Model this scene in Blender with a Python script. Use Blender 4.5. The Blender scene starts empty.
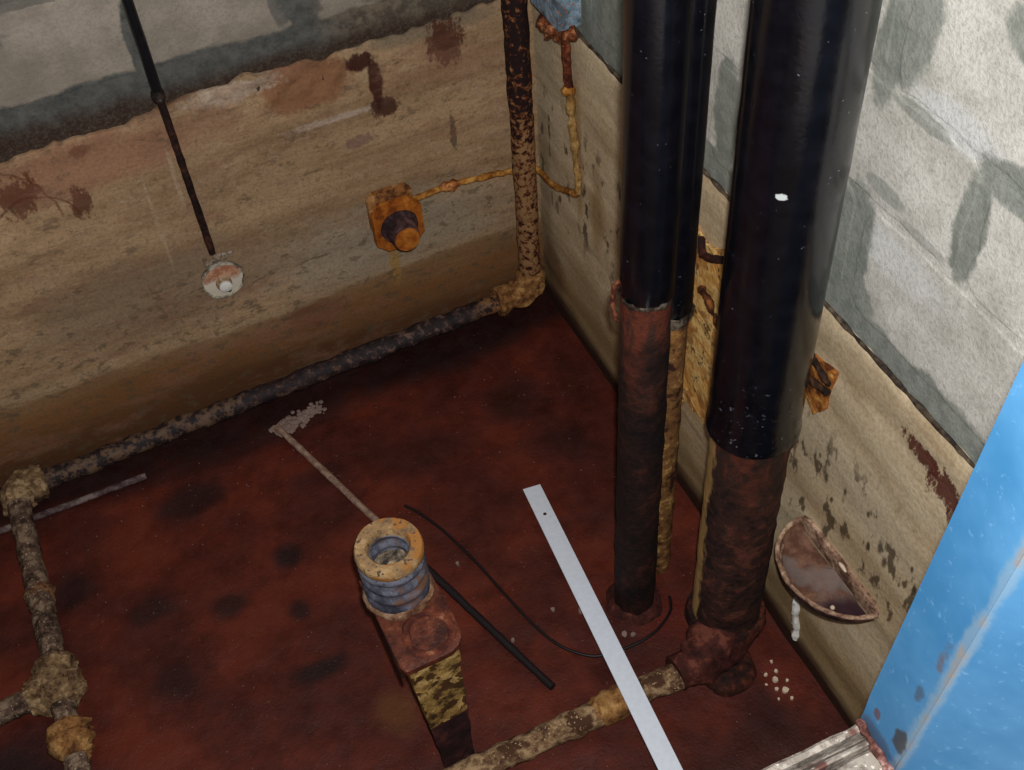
import bpy, bmesh, math, random
from mathutils import Vector, Matrix, noise as NZ
random.seed(7)
SC = bpy.context.scene
COL = SC.collection

# ------------------------------------------------------------------ camera, world, light, exposure
CAM = Vector((-0.949, -2.167, 2.300))
RIGHT = Vector((0.9085, -0.4144, -0.0541)); UP = Vector((0.344, 0.668, 0.6599)); FWD = Vector((0.2373, 0.6181, -0.7494))
cd = bpy.data.cameras.new('camera'); co = bpy.data.objects.new('camera', cd); COL.objects.link(co)
m = Matrix.Identity(4)
for i in range(3):
    m[i][0] = RIGHT[i]; m[i][1] = UP[i]; m[i][2] = -FWD[i]; m[i][3] = CAM[i]
co.matrix_world = m
cd.sensor_width = 36; cd.lens = 36*1218.6/1024; cd.clip_start = 0.01
SC.camera = co
w = bpy.data.worlds.new('world'); SC.world = w; w.use_nodes = True
w.node_tree.nodes['Background'].inputs[0].default_value = (0.75, 0.86, 1.0, 1)
w.node_tree.nodes['Background'].inputs[1].default_value = 0.10
ld = bpy.data.lights.new('camera_flash', 'POINT'); ld.energy = 105; ld.shadow_soft_size = 0.018; ld.color = (1.0, 0.985, 0.97)
lo = bpy.data.objects.new('camera_flash', ld); COL.objects.link(lo); lo.location = CAM + RIGHT*0.022 + UP*0.06
SC.view_settings.view_transform = 'Standard'
SC.view_settings.look = 'None'
SC.view_settings.gamma = 1.0
SC.view_settings.use_curve_mapping = False
SC.view_settings.exposure = 0.50

# ------------------------------------------------------------------ material helper
def S(h):
    h = h.lstrip('#'); r = [int(h[i:i+2], 16)/255 for i in (0, 2, 4)]
    return tuple((c/12.92 if c <= 0.04045 else ((c+0.055)/1.055)**2.4) for c in r) + (1.0,)

class Mat:
    def __init__(self, name, rough=0.8, metal=0.0, spec=0.3):
        self.m = bpy.data.materials.new(name); self.m.use_nodes = True
        self.t = self.m.node_tree; self.n = self.t.nodes; self.l = self.t.links
        self.b = self.n['Principled BSDF']
        self.b.inputs['Roughness'].default_value = rough; self.b.inputs['Metallic'].default_value = metal
        self.b.inputs['Specular IOR Level'].default_value = spec
        self.co = self.n.new('ShaderNodeTexCoord').outputs['Object']
    def put(self, sock, v):
        if isinstance(v, bpy.types.NodeSocket): self.l.new(v, sock)
        else: sock.default_value = v
    def noise(self, scale=10, detail=4, rough=0.6, stretch=None, off=0.0, color=False):
        n = self.n.new('ShaderNodeTexNoise'); n.inputs['Scale'].default_value = scale
        n.inputs['Detail'].default_value = detail; n.inputs['Roughness'].default_value = rough
        c = self.co
        if stretch or off:
            mp = self.n.new('ShaderNodeMapping'); self.l.new(c, mp.inputs[0])
            mp.inputs['Location'].default_value = (off, off*0.7, off*1.3)
            mp.inputs['Scale'].default_value = stretch or (1, 1, 1); c = mp.outputs[0]
        self.l.new(c, n.inputs['Vector'])
        return n.outputs['Color' if color else 'Fac']
    def nn(self, *a, **k): return self.mr(self.noise(*a, **k), 0.21, 0.79, 0.0, 1.0, False)
    def vor(self, scale=10):
        n = self.n.new('ShaderNodeTexVoronoi'); n.inputs['Scale'].default_value = scale
        self.l.new(self.co, n.inputs['Vector']); return n.outputs['Distance']
    def math(self, op, a, b=0.0):
        n = self.n.new('ShaderNodeMath'); n.operation = op
        self.put(n.inputs[0], a); self.put(n.inputs[1], b); return n.outputs[0]
    def mr(self, v, a, b, c=0.0, d=1.0, smooth=True):
        n = self.n.new('ShaderNodeMapRange'); n.interpolation_type = 'SMOOTHSTEP' if smooth else 'LINEAR'
        self.put(n.inputs[0], v)
        for i, x in enumerate((a, b, c, d)): n.inputs[1+i].default_value = x
        return n.outputs[0]
    def mix(self, f, a, b):
        n = self.n.new('ShaderNodeMix'); n.data_type = 'RGBA'
        self.put(n.inputs[0], f); self.put(n.inputs[6], a); self.put(n.inputs[7], b); return n.outputs[2]
    def xyz(self):
        n = self.n.new('ShaderNodeSeparateXYZ'); self.l.new(self.co, n.inputs[0]); return n.outputs
    def vm(self, op, a, b):
        n = self.n.new('ShaderNodeVectorMath'); n.operation = op
        self.put(n.inputs[0], a); self.put(n.inputs[1], b); return n
    def spot(self, c, r, amt=0.8, soft=0.35, nscale=14, ncol=None):
        """patch mask: 1 inside an ellipsoid with a ragged edge"""
        if ncol is None: ncol = self.noise(nscale, 4, 0.65, color=True)
        v = self.vm('SUBTRACT', self.co, c).outputs[0]
        v = self.vm('DIVIDE', v, r).outputs[0]
        d = self.vm('MULTIPLY', self.vm('SUBTRACT', ncol, (0.5, 0.5, 0.5)).outputs[0], (amt*2, amt*2, amt*2)).outputs[0]
        v = self.vm('ADD', v, d).outputs[0]
        ln = self.vm('LENGTH', v, (0, 0, 0)).outputs['Value']
        return self.mr(ln, 1.0, 1.0-soft, 0.0, 1.0)
    def bump(self, h, strength=0.4, dist=0.01):
        n = self.n.new('ShaderNodeBump'); n.inputs['Strength'].default_value = strength
        n.inputs['Distance'].default_value = dist; self.put(n.inputs['Height'], h)
        self.l.new(n.outputs[0], self.b.inputs['Normal'])
    def color(self, c): self.put(self.b.inputs['Base Color'], c)
    def rough(self, r): self.put(self.b.inputs['Roughness'], r)

def rust(name, dark, mid, light, scale=40, lo=0.42, hi=0.62, rough=0.85, bump=0.6, fleck=None, spec=0.25, off=0.0, big=None):
    M = Mat(name, rough, 0.0, spec)
    n1 = M.nn(scale, 6, 0.7, off=off); n2 = M.nn(scale*0.3, 3, 0.6, off=off+3)
    s = M.mr(M.math('ADD', M.math('MULTIPLY', n1, 0.62), M.math('MULTIPLY', n2, 0.38)), 0.10, 0.90, 0, 1, False)
    c = M.mix(M.mr(s, lo-0.1, (lo+hi)/2), S(dark), S(mid))
    c = M.mix(M.mr(s, (lo+hi)/2, hi+0.05), c, S(light))
    if big: c = M.mix(M.mr(M.nn(big[1], 3, 0.6, off=off+9), big[2], big[3]), c, S(big[0]))
    if fleck: c = M.mix(M.mr(M.nn(scale*3.5, 2, 0.5, off=off+5), fleck[1]+.06, fleck[1]+0.14), c, S(fleck[0]))
    M.color(c); M.bump(n1, bump, 0.004)
    return M
def plain(name, hexc, rough=0.6, metal=0.0, var=0.2, scale=60, bump=0.15, spec=0.4, stretch=None):
    M = Mat(name, rough, metal, spec); c = S(hexc)
    d = tuple(x*(1-var) for x in c[:3]) + (1,); n = M.noise(scale, 5, 0.65, stretch)
    M.color(M.mix(M.mr(n, 0.3, 0.7), d, c)); M.bump(n, bump, 0.002)
    return M

# ------------------------------------------------------------------ object helpers
def link(name, me, parent=None, mat=None, smooth=True):
    o = bpy.data.objects.new(name, me); COL.objects.link(o)
    if mat: me.materials.append(mat.m if isinstance(mat, Mat) else mat)
    if smooth: me.polygons.foreach_set('use_smooth', [True]*len(me.polygons))
    if parent:
        o.parent = parent
    return o
def origin_of(parent):
    p = Vector((0, 0, 0))
    while parent: p += parent.location; parent = parent.parent
    return p
def obj(name, bm, mat, parent=None, smooth=True, flat_angle=None):
    bmesh.ops.recalc_face_normals(bm, faces=bm.faces[:])
    off = origin_of(parent)
    if off.length: bmesh.ops.translate(bm, verts=bm.verts[:], vec=-off)
    if smooth:
        for e in bm.edges:
            if len(e.link_faces) == 2 and e.calc_face_angle(0) > math.radians(flat_angle or 45): e.smooth = False
    me = bpy.data.meshes.new(name); bm.to_mesh(me); bm.free()
    return link(name, me, parent, mat, smooth)
def thing(name, label, cat, loc, group=None):
    o = bpy.data.objects.new(name, None); COL.objects.link(o); o.location = loc; o.empty_display_size = 0.05
    o['label'] = label; o['category'] = cat
    if group: o['group'] = group
    return o
def tag(o, label, cat, group=None):
    o['label'] = label; o['category'] = cat
    if group: o['group'] = group
    return o
def fb(p, s, seed=0.0, oct=4): return NZ.fractal(Vector((p[0]*s+seed, p[1]*s+seed*1.7, p[2]*s-seed)), 1.0, 2.0, oct)

def frame_for(d, ref=Vector((0, 0, 1))):
    d = d.normalized()
    if abs(d.dot(ref)) > 0.95: ref = Vector((0, 1, 0))
    a = d.cross(ref).normalized(); return a, d.cross(a).normalized()
def tube(bm, pts, radii, seg=24, jit=0.0, js=30.0, cap=True, seed=0.0, inner=None):
    pts = [Vector(p) for p in pts]
    if not hasattr(radii, '__len__'): radii = [radii]*len(pts)
    rings = []; a = None
    for i, p in enumerate(pts):
        d = (pts[min(i+1, len(pts)-1)] - pts[max(i-1, 0)]).normalized()
        if a is None: a, b = frame_for(d)
        else:
            a = (a - d*a.dot(d)).normalized(); b = d.cross(a)
        r = []
        for k in range(seg):
            t = 2*math.pi*k/seg; n = a*math.cos(t)+b*math.sin(t); q = p + n*radii[i]
            if jit: q += n*jit*fb(q, js, seed)
            r.append(bm.verts.new(q))
        rings.append(r)
    for i in range(len(rings)-1):
        for k in range(seg):
            bm.faces.new((rings[i][k], rings[i][(k+1) % seg], rings[i+1][(k+1) % seg], rings[i+1][k]))
    if cap:
        bm.faces.new(rings[0][::-1]); bm.faces.new(rings[-1])
    return rings
def dense(a, b, step=0.01):
    a, b = Vector(a), Vector(b); n = max(1, int((b-a).length/step)); return [a.lerp(b, i/n) for i in range(n+1)]
def path(pts, step=0.01):
    """Catmull-Rom through points"""
    P = [Vector(p) for p in pts]; out = []
    for i in range(len(P)-1):
        p0 = P[max(i-1, 0)]; p1 = P[i]; p2 = P[i+1]; p3 = P[min(i+2, len(P)-1)]
        n = max(2, int((p2-p1).length/step))
        for k in range(n):
            t = k/n
            out.append(0.5*((2*p1)+(p2-p0)*t+(2*p0-5*p1+4*p2-p3)*t*t+(3*p1-p0-3*p2+p3)*t**3))
    out.append(P[-1]); return out
def lathe(bm, c, axis, prof, seg=32, jit=0.0, js=30, seed=0.0, closed=False):
    """profile = (radius, height along axis) pairs; open profiles are capped by radius 0 ends"""
    c = Vector(c); ax = Vector(axis).normalized(); a, b = frame_for(ax); rings = []
    for r, h in prof:
        if r < 1e-6: rings.append([bm.verts.new(c+ax*h)]); continue
        rr = []
        for k in range(seg):
            t = 2*math.pi*k/seg; n = a*math.cos(t)+b*math.sin(t); q = c+ax*h+n*r
            if jit: q += n*jit*fb(q, js, seed)
            rr.append(bm.verts.new(q))
        rings.append(rr)
    seq = list(zip(rings, rings[1:])) + ([(rings[-1], rings[0])] if closed else [])
    for A, B in seq:
        for k in range(seg):
            k2 = (k+1) % seg
            if len(A) == 1 and len(B) == 1: continue
            if len(A) == 1: bm.faces.new((A[0], B[k2], B[k]))
            elif len(B) == 1: bm.faces.new((A[k], A[k2], B[0]))
            else: bm.faces.new((A[k], A[k2], B[k2], B[k]))
def prism(bm, pts, vec, bevel=0.0):
    """extrude a polygon (3-D points) along vec"""
    lo = [bm.verts.new(Vector(p)) for p in pts]; f0 = bm.faces.new(lo)
    r = bmesh.ops.extrude_face_region(bm, geom=[f0]); vs = [v for v in r['geom'] if isinstance(v, bmesh.types.BMVert)]
    bmesh.ops.translate(bm, verts=vs, vec=Vector(vec))
    if bevel:
        bmesh.ops.bevel(bm, geom=bm.edges[:], offset=bevel, segments=2, affect='EDGES', profile=0.7, clamp_overlap=True)
def box(bm, lo, hi, bevel=0.0):
    x0, y0, z0 = lo; x1, y1, z1 = hi
    prism(bm, [(x0, y0, z0), (x1, y0, z0), (x1, y1, z0), (x0, y1, z0)], (0, 0, z1-z0), bevel)
def rough_up(bm, amt, s, seed=0.0):
    bm.normal_update()
    for v in bm.verts: v.co += v.normal*amt*fb(v.co, s, seed)
def lump(bm, c, r, sub=3, amt=0.25, s=25, seed=0.0):
    nb = bmesh.ops.create_icosphere(bm, subdivisions=sub, radius=1.0)
    for v in nb['verts']:
        n = v.co.normalized(); q = Vector((n.x*r[0], n.y*r[1], n.z*r[2])) + Vector(c)
        v.co = q + n*min(r)*amt*fb(q, s, seed)

# ------------------------------------------------------------------ wall materials (all in wall metres)
def concrete(name, side):
    M = Mat(name, 0.88, 0, 0.2); X = M.xyz(); z = X['Z']
    st = (0.35, 1, 1.6) if side == 'back' else (1, 0.35, 1.6)
    big = M.noise(3.5, 5, 0.65, st); mid = M.noise(16, 6, 0.7, st); fine = M.noise(130, 4, 0.7)
    ncol = M.noise(11, 5, 0.7, color=True); ncol2 = M.mix(0.5, M.noise(30, 6, 0.75, color=True), M.noise(85, 5, 0.75, color=True))
    big_ = M.math('ADD', M.math('MULTIPLY', big, 0.6), M.math('MULTIPLY', mid, 0.4))
    B = 10.0
    def sp(s, t, rs, rt, amt=0.45, soft=0.4, nc=None):
        if side == 'back': return M.spot((s, 0, t), (rs, B, rt), amt, soft, ncol=nc or ncol)
        return M.spot((0, s, t), (B, rs, rt), amt, soft, ncol=nc or ncol)
    nst = M.noise(52, 7, 0.75, (1, 1, .55), 2.5)
    def stain(s, t, rs, rt, rag=2.4):
        v = M.vm('SUBTRACT', M.co, (s, 0, t) if side == 'back' else (0, s, t)).outputs[0]
        v = M.vm('DIVIDE', v, (rs, B, rt) if side == 'back' else (B, rs, rt)).outputs[0]
        ln = M.vm('LENGTH', v, (0, 0, 0)).outputs['Value']
        q = M.math('ADD', M.math('SUBTRACT', 0.85, ln), M.math('MULTIPLY', M.math('SUBTRACT', nst, 0.5), rag))
        return M.mr(q, -0.05, 0.28)
    def add(c, mask, col, k=1.0): return M.mix(M.math('MULTIPLY', mask, k), c, S(col))
    if side == 'back':
        c = M.mix(M.mr(big_, 0.36, 0.62), S('#8c6f50'), S('#bd9d78'))
        c = M.mix(M.math('MULTIPLY', M.mr(mid, 0.50, 0.66), 0.7), c, S('#9a7c62'))
        c = M.mix(M.math('MULTIPLY', M.mr(M.noise(55, 5, .75), 0.52, 0.68), 0.55), c, S('#6a5644'))
        c = M.mix(M.math('MULTIPLY', M.mr(M.noise(38, 5, .75, (.5, 1, 1.2), 6), 0.55, 0.70), 0.5), c, S('#c0a78c'))
        c = add(c, sp(-0.40, 0.36, 0.42, 0.17, 0.5, 0.7), '#9c917d', 0.75)       # grey damp zone
        c = add(c, sp(-0.95, 0.42, 0.40, 0.16, 0.5, 0.7), '#85735f', 0.55)
        c = add(c, sp(-1.0, 0.80, 0.33, 0.085, 0.5, 0.6), '#9c6f55', 0.75)       # reddish top
        c = add(c, sp(-0.52, 0.83, 0.12, 0.075, 0.7, 0.35, ncol2), '#8a5a3c', 0.8)  # rust-brown spall
        c = add(c, sp(-0.67, 0.865, 0.13, 0.03, 1.2, 0.5, ncol2), '#c4b09a', 0.9)   # white chips
        c = add(c, sp(-0.47, 0.73, 0.16, 0.012, 1.2, 0.6, ncol2), '#c0ac9a', 0.8)
        c = add(c, sp(-0.25, 0.88, 0.22, 0.035, 0.5, 0.6), '#6a6152', 0.7)
        # brown tide band above the floor
        zb = M.math('ADD', z, M.math('MULTIPLY', M.math('SUBTRACT', big, 0.5), 0.16))
        c = M.mix(M.mr(zb, 0.265, 0.225), c, S('#8f6f4e')); c = M.mix(M.mr(zb, 0.25, 0.17), c, S('#7c5532'))
        c = M.mix(M.mr(zb, 0.14, 0.05), c, S('#5a3820'))
        c = add(c, sp(-0.62, 0.20, 0.10, 0.06, 0.6, 0.6), '#6a3d26', 0.7)
        c = M.mix(M.math('MULTIPLY', M.mr(M.math('ABSOLUTE', M.math('SUBTRACT', zb, 0.255)), 0.018, 0.004), 0.5), c, S('#b59a78'))
        # dark red stains
        c = add(c, stain(-0.400, 0.845, 0.045, 0.030, 1.6), '#3c1712', 0.95)
        c = add(c, stain(-0.372, 0.785, 0.020, 0.085, 1.2), '#3c1712', 0.95)
        c = add(c, stain(-0.362, 0.722, 0.040, 0.040, 2.2), '#3c1712', 0.9)
        c = add(c, stain(-0.205, 0.835, 0.055, 0.075, 2.2), '#4a1f16', 0.9)
        c = add(c, stain(-0.21, 0.60, 0.010, 0.075), '#4d3f2e', 0.75)
        c = add(c, stain(-1.14, 0.77, 0.06, 0.06, 3.2), '#5a2a1a', 0.8)
        c = add(c, stain(-1.03, 0.715, 0.03, 0.05, 2.8), '#55261a', 0.8)
        c = add(c, stain(-0.995, 0.835, 0.03, 0.02), '#6a3426', 0.6)
        c = add(c, stain(-0.43, 0.655, 0.05, 0.02), '#7b5f56', 0.7)
        c = add(c, sp(-0.398, 0.27, 0.018, 0.10, 0.35, 0.6), '#a9813f', 0.75)
        for (cs, ct, rr_) in ((-1.235, 0.70, 0.162), (-1.125, 0.68, 0.085)):
            dd = M.vm('LENGTH', M.vm('MULTIPLY', M.vm('SUBTRACT', M.co, (cs, 0, ct)).outputs[0], (1, 0, 1)).outputs[0], (0, 0, 0)).outputs['Value']
            dd = M.math('ADD', dd, M.math('MULTIPLY', M.math('SUBTRACT', mid, .5), .03))
            line = M.math('MULTIPLY', M.mr(M.math('ABSOLUTE', M.math('SUBTRACT', dd, rr_)), .004, .0015), M.mr(z, ct-.01, ct+.02))
            c = M.mix(M.math('MULTIPLY', line, .6), c, S('#5a2c1c'))
        # orange weep below fitting
        c = add(c, sp(-0.90, 0.60, 0.006, 0.16, 0.35, 0.5), '#b39c7e', 0.6)      # pale drips
        c = add(c, sp(-0.835, 0.70, 0.006, 0.13, 0.35, 0.5), '#b8a184', 0.6)
        zt = M.math('ADD', z, M.math('MULTIPLY', M.math('SUBTRACT', mid, 0.5), 0.05))
        c = M.mix(M.math('MULTIPLY', M.mr(zt, 0.862, 0.885), M.mr(X['X'], -0.72, -0.80)), c, S('#4a2a1e'))
        pit = M.mr(M.noise(42, 4, 0.6, (0.6, 1, 1)), 0.56, 0.62)
        c = M.mix(M.math('MULTIPLY', M.mr(M.noise(6, 6, .75, (.6, 1, 1.4), 12), .50, .62), .45), c, S('#8c6450'))
        c = M.mix(M.math('MULTIPLY', M.math('MULTIPLY', M.mr(M.noise(30, 6, .75, (.5, 1, 1), 15), .54, .62), M.mr(M.noise(5, 3, .6, off=18), .45, .6)), .6), c, S('#5a4a3a'))
        c = M.mix(M.math('MULTIPLY', M.math('MULTIPLY', pit, M.mr(z, 0.5, 0.4)), 0.55), c, S('#5c4f3d'))
    else:
        c = M.mix(M.mr(big_, 0.36, 0.62), S('#b49a76'), S('#d6c3a2'))
        c = M.mix(M.math('MULTIPLY', M.mr(M.noise(20, 5, 0.7, (1, 0.3, 1.5)), 0.5, 0.66), 0.5), c, S('#bfa886'))
        c = add(c, sp(-1.28, 0.62, 0.26, 0.12, 0.5, 0.7), '#ccbb9e', 0.7)
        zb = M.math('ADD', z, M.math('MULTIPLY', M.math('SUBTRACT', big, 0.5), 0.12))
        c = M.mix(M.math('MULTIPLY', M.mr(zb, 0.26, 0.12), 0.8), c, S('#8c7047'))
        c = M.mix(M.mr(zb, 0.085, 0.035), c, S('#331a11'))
        # mossy speckle between corner and pipes
        dk = M.mr(M.noise(26, 4, 0.6, (1, 1.0, 0.45)), 0.545, 0.62)
        msk = M.math('MULTIPLY', dk, M.mr(z, 0.72, 0.62)); msk = M.math('MULTIPLY', msk, M.mr(z, 0.28, 0.42))
        c = M.mix(M.math('MULTIPLY', msk, 0.85), c, S('#4a3a26'))
        c = add(c, sp(-0.31, 0.50, 0.05, 0.16, 0.6, 0.7), '#8e6a35', 0.6)
        c = add(c, sp(-0.22, 0.60, 0.025, 0.30, 0.4, 0.6), '#ab8143', 0.55)      # rust run under the thin tube
        c = add(c, sp(-0.03, 0.35, 0.05, 0.40, 0.5, 0.8), '#8a7358', 0.5)
        c = add(c, sp(-0.06, 0.14, 0.10, 0.12, 0.5, 0.7), '#6b4a30', 0.7)
        c = add(c, stain(-1.37, 0.84, 0.055, 0.024, 3.4), '#54241c', 0.95)
        c = add(c, stain(-1.43, 0.825, 0.055, 0.040, 3.4), '#5c2a22', 0.95)
        c = add(c, stain(-1.47, 0.79, 0.03, 0.03), '#5a2b22', 0.8)
        for (s, t, r) in ((-1.344, .559, .014), (-1.318, .532, .010), (-1.362, .540, .012), (-1.184, .567, .014), (-1.437, .562, .013), (-1.30, .60, .008), (-1.16, .60, .007), (-1.42, .60, .008), (-1.21, .53, .008)):
            c = add(c, sp(s, t, r*0.7, r*1.5, 0.8, 0.7, ncol2), '#3d3222', 0.85)
        c = add(c, sp(-1.08, 0.74, 0.06, 0.09, 0.5, 0.8), '#b08a52', 0.5)
        c = add(c, sp(-0.75, 0.52, 0.12, 0.30, 0.4, 0.5), '#a9824a', 0.5)
    c = M.mix(M.math('MULTIPLY', M.mr(fine, 0.40, 0.66), 0.55), c, M.mix(0.5, c, S('#4b3c2c')))
    M.color(c)
    h = M.math('ADD', M.math('MULTIPLY', mid, 0.7), M.math('MULTIPLY', fine, 0.35)); M.bump(h, 0.55, 0.006)
    return M
def blockwall(name, side):
    M = Mat(name, 0.9, 0, 0.15); X = M.xyz(); z = X['Z']
    big = M.noise(7, 5, 0.65); fine = M.noise(160, 4, 0.75); mid = M.noise(34, 5, 0.7)
    ncol = M.noise(13, 5, 0.65, color=True)
    ncol = M.mix(0.4, ncol, M.noise(48, 4, 0.7, color=True))
    def sp(s, t, rs, rt, amt=0.55, soft=0.25):
        if side == 'back': return M.spot((s, 0, t), (rs, 10, rt), amt, soft, ncol=ncol)
        return M.spot((0, s, t), (10, rs, rt), amt, soft, ncol=ncol)
    if side == 'back':
        c = M.mix(M.mr(big, 0.35, 0.65), S('#8a8073'), S('#a89c8e'))
        g = '#56595a'
        spots = [(-0.823, 1.02, .022, .11, 1), (-0.495, 1.03, .05, .10, 1), (-1.13, 1.10, .09, .035, .8), (-0.54, 1.02, .02, .06, .7), (-0.25, 1.0, .16, .05, .9), (-0.9, 1.165, .5, .02, .6)]
        zb = M.math('ADD', z, M.math('MULTIPLY', M.math('SUBTRACT', M.noise(15, 4, 0.6), 0.5), 0.045))
        band = M.mr(zb, 0.974, 0.962)
        gc = M.mix(M.mr(mid, 0.35, 0.65), S('#4a4c4a'), S('#62625e'))
        gc = M.mix(M.math('MULTIPLY', M.mr(X['X'], -.52, -.36), .8), gc, M.mix(M.mr(mid, .4, .6), S('#54483b'), S('#7c6c58')))
        gc = M.mix(M.mr(zb, 0.935, 0.89), gc, S('#3c2c24'))
    else:
        c = M.mix(M.mr(big, 0.35, 0.65), S('#c2beb4'), S('#e0ddd4'))
        spots = [(-1.110, 1.05, .062, .14, 1), (-1.13, .98, .07, .05, .9), (-1.325, 1.245, .036, .10, 1), (-1.375, 1.345, .075, .036, .95), (-1.43, 1.36, .07, .05, .9), (-1.145, 1.46, .058, .12, .9), (-1.115, 1.38, .03, .09, .9), (-0.765, 1.06, .045, .13, 1), (-0.36, 1.02, .22, .18, 1), (-1.34, 1.53, .06, .04, .9), (-1.20, 1.335, .07, .014, .7), (-1.165, 1.19, .05, .016, .6), (-1.25, 1.17, .06, .010, .5), (-1.54, 1.02, .04, .13, .9)]
        zb = M.math('ADD', z, M.math('MULTIPLY', M.math('SUBTRACT', M.noise(13, 4, 0.6), 0.5), 0.06))
        band = M.mr(zb, 0.972, 0.960)
        gc = M.mix(M.mr(mid, 0.35, 0.65), S('#82877f'), S('#9a9d95'))
        c = M.mix(M.math('MULTIPLY', sp(-1.22, 1.10, .16, .05, .5, .6), 0.7), c, S('#e3e2df'))
        c = M.mix(M.math('MULTIPLY', sp(-1.26, 1.36, .12, .04, .5, .6), 0.7), c, S('#e0e1e0'))
    c = M.mix(band, c, gc)
    for (s, t, rs, rt, k) in spots: c = M.mix(M.math('MULTIPLY', sp(s, t, rs, rt), k), c, gc)
    c = M.mix(M.math('MULTIPLY', M.mr(mid, 0.55, 0.7), 0.3), c, M.mix(0.6, c, S('#77736a')))
    c = M.mix(M.math('MULTIPLY', M.mr(fine, 0.42, 0.68), 0.34), c, S('#6e6a60'))
    M.color(c); M.bump(M.math('ADD', fine, M.math('MULTIPLY', mid, 0.6)), 0.5, 0.004)
    return M
CB = concrete('concrete_back', 'back'); CR = concrete('concrete_right', 'right')
BB = blockwall('block_back', 'back'); BR = blockwall('block_right', 'right')
joint_dark = rust('joint_dark', '#2a211b', '#4a3e33', '#6a5c4c', 50)

def wpt(side, s, t, d):                     # wall metres -> world; d = out of the wall into the pit
    return Vector((s, -d, t)) if side == 'back' else Vector((-d, s, t))

# ------------------------------------------------------------------ walls
S0B, S0R = -2.2, -1.70
def top_of(side, s):
    if side == 'back': return 0.885 + 0.014*fb((s, 0, 0), 6, 2.2) + 0.010*fb((s, 1, 0), 26, 4.0) - (0.02 if s < -0.75 else 0.0)*min(1, (-0.75-s)/0.15 if s < -0.75 else 0)
    return 0.908 + 0.003*fb((0, s, 0), 9, 5) + 0.002*fb((0, s, 3), 40, 5)
def gauss(s, t, cs, ct, rs, rt): return math.exp(-(((s-cs)/rs)**4+((t-ct)/rt)**4))
def disp(side, s, t):
    d = 0.0022*fb((s*0.5, t, 0.3 if side == 'back' else 7), 9) + 0.0010*fb((s*0.3, t*2.0, 4), 40)
    d += 0.0012*math.sin(t*52+1.5*fb((s*0.4, t, 1), 3))     # board marks
    if side == 'back':
        k = fb((s, t, 9), 30); e = gauss(s, t, -0.52, 0.845, 0.115, 0.075)
        if e > 0.02: d -= 0.009*e*min(1, max(0, 0.6+1.6*k))
        if t > 0.83 and -0.85 < s < -0.55: d += 0.010*fb((s, t, 2), 38)
        e = gauss(s, t, -0.375, 0.78, 0.03, 0.08); d -= 0.004*e
    else:
        e = gauss(s, t, -1.42, 0.83, 0.09, 0.04); d += 0.005*e*fb((s, t, 5), 45)
    return d
def concrete_face(side, s0, s1, step, hole=None):
    bm = bmesh.new(); ns = int((s1-s0)/step); nt = int(0.9/step); g = []
    for i in range(ns+1):
        s = s0+(s1-s0)*i/ns; T = top_of(side, s); row = []
        for j in range(nt+1):
            t = -0.03+(T+0.03)*j/nt; d = disp(side, s, t)
            if j == nt: d -= 0.003
            row.append(bm.verts.new(wpt(side, s, t, d)))
        row.append(bm.verts.new(wpt(side, s, T+0.001, -0.006))); row.append(bm.verts.new(wpt(side, s, T-0.003, -0.05)))
        g.append(row)
    for i in range(ns):
        for j in range(nt+2):
            if hole:
                c = (g[i][j].co+g[i+1][j+1].co)/2
                if math.hypot(c.y-hole[0], c.z-hole[1]) < hole[2]: continue
            bm.faces.new((g[i][j], g[i+1][j], g[i+1][j+1], g[i][j+1]))
    return bm
def ragged_rect(s0, s1, t0, t1, seed, amp=0.006, step=0.022, cut=0.018):
    pts = []
    def seg(a, b):
        n = max(2, int(math.dist(a, b)/step))
        for i in range(n):
            f = i/n; pts.append((a[0]+(b[0]-a[0])*f, a[1]+(b[1]-a[1])*f))
    c = cut
    ring = [(s0+c, t0), (s1-c, t0), (s1, t0+c), (s1, t1-c), (s1-c, t1), (s0+c, t1), (s0, t1-c), (s0, t0+c)]
    for a, b in zip(ring, ring[1:]+ring[:1]): seg(a, b)
    return [(s+amp*fb((s, t, 0), 30, seed), t+amp*fb((s, t, 5), 30, seed+3)) for s, t in pts]
def block(side, parent, s0, s1, t0, t1, mat, seed, proud):
    bm = bmesh.new(); pts = ragged_rect(s0, s1, t0, t1, seed)
    back = [bm.verts.new(wpt(side, s, t, -0.045)) for s, t in pts]
    mid = [bm.verts.new(wpt(side, s, t, proud-0.0008)) for s, t in pts]
    cs, ct = (s0+s1)/2, (t0+t1)/2
    fr = [bm.verts.new(wpt(side, s+(0.004 if s < cs else -0.004), t+(0.004 if t < ct else -0.004), proud)) for s, t in pts]
    n = len(pts)
    for i in range(n):
        j = (i+1) % n
        bm.faces.new((back[i], back[j], mid[j], mid[i])); bm.faces.new((mid[i], mid[j], fr[j], fr[i]))
    bm.faces.new(fr)
    return obj('block', bm, mat, parent, smooth=False)
def struct(name, bm, mat, smooth=False):
    o = obj(name, bm, mat, None, smooth); o['kind'] = 'structure'; return o

TOPZ = 2.35
bm = bmesh.new(); box(bm, (S0B, 0.010, -0.03), (0.16, 0.16, TOPZ)); wall_back = struct('wall_back', bm, BB)
bm = bmesh.new(); box(bm, (0.010, -2.3, -0.03), (0.16, 0.010, TOPZ))
wall_right = struct('wall_right', bm, BR)
obj('concrete_base', concrete_face('back', S0B, 0.005, 0.0115), CB, wall_back)
obj('concrete_base', concrete_face('right', S0R, 0.005, 0.0105), CR, wall_right)
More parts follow.
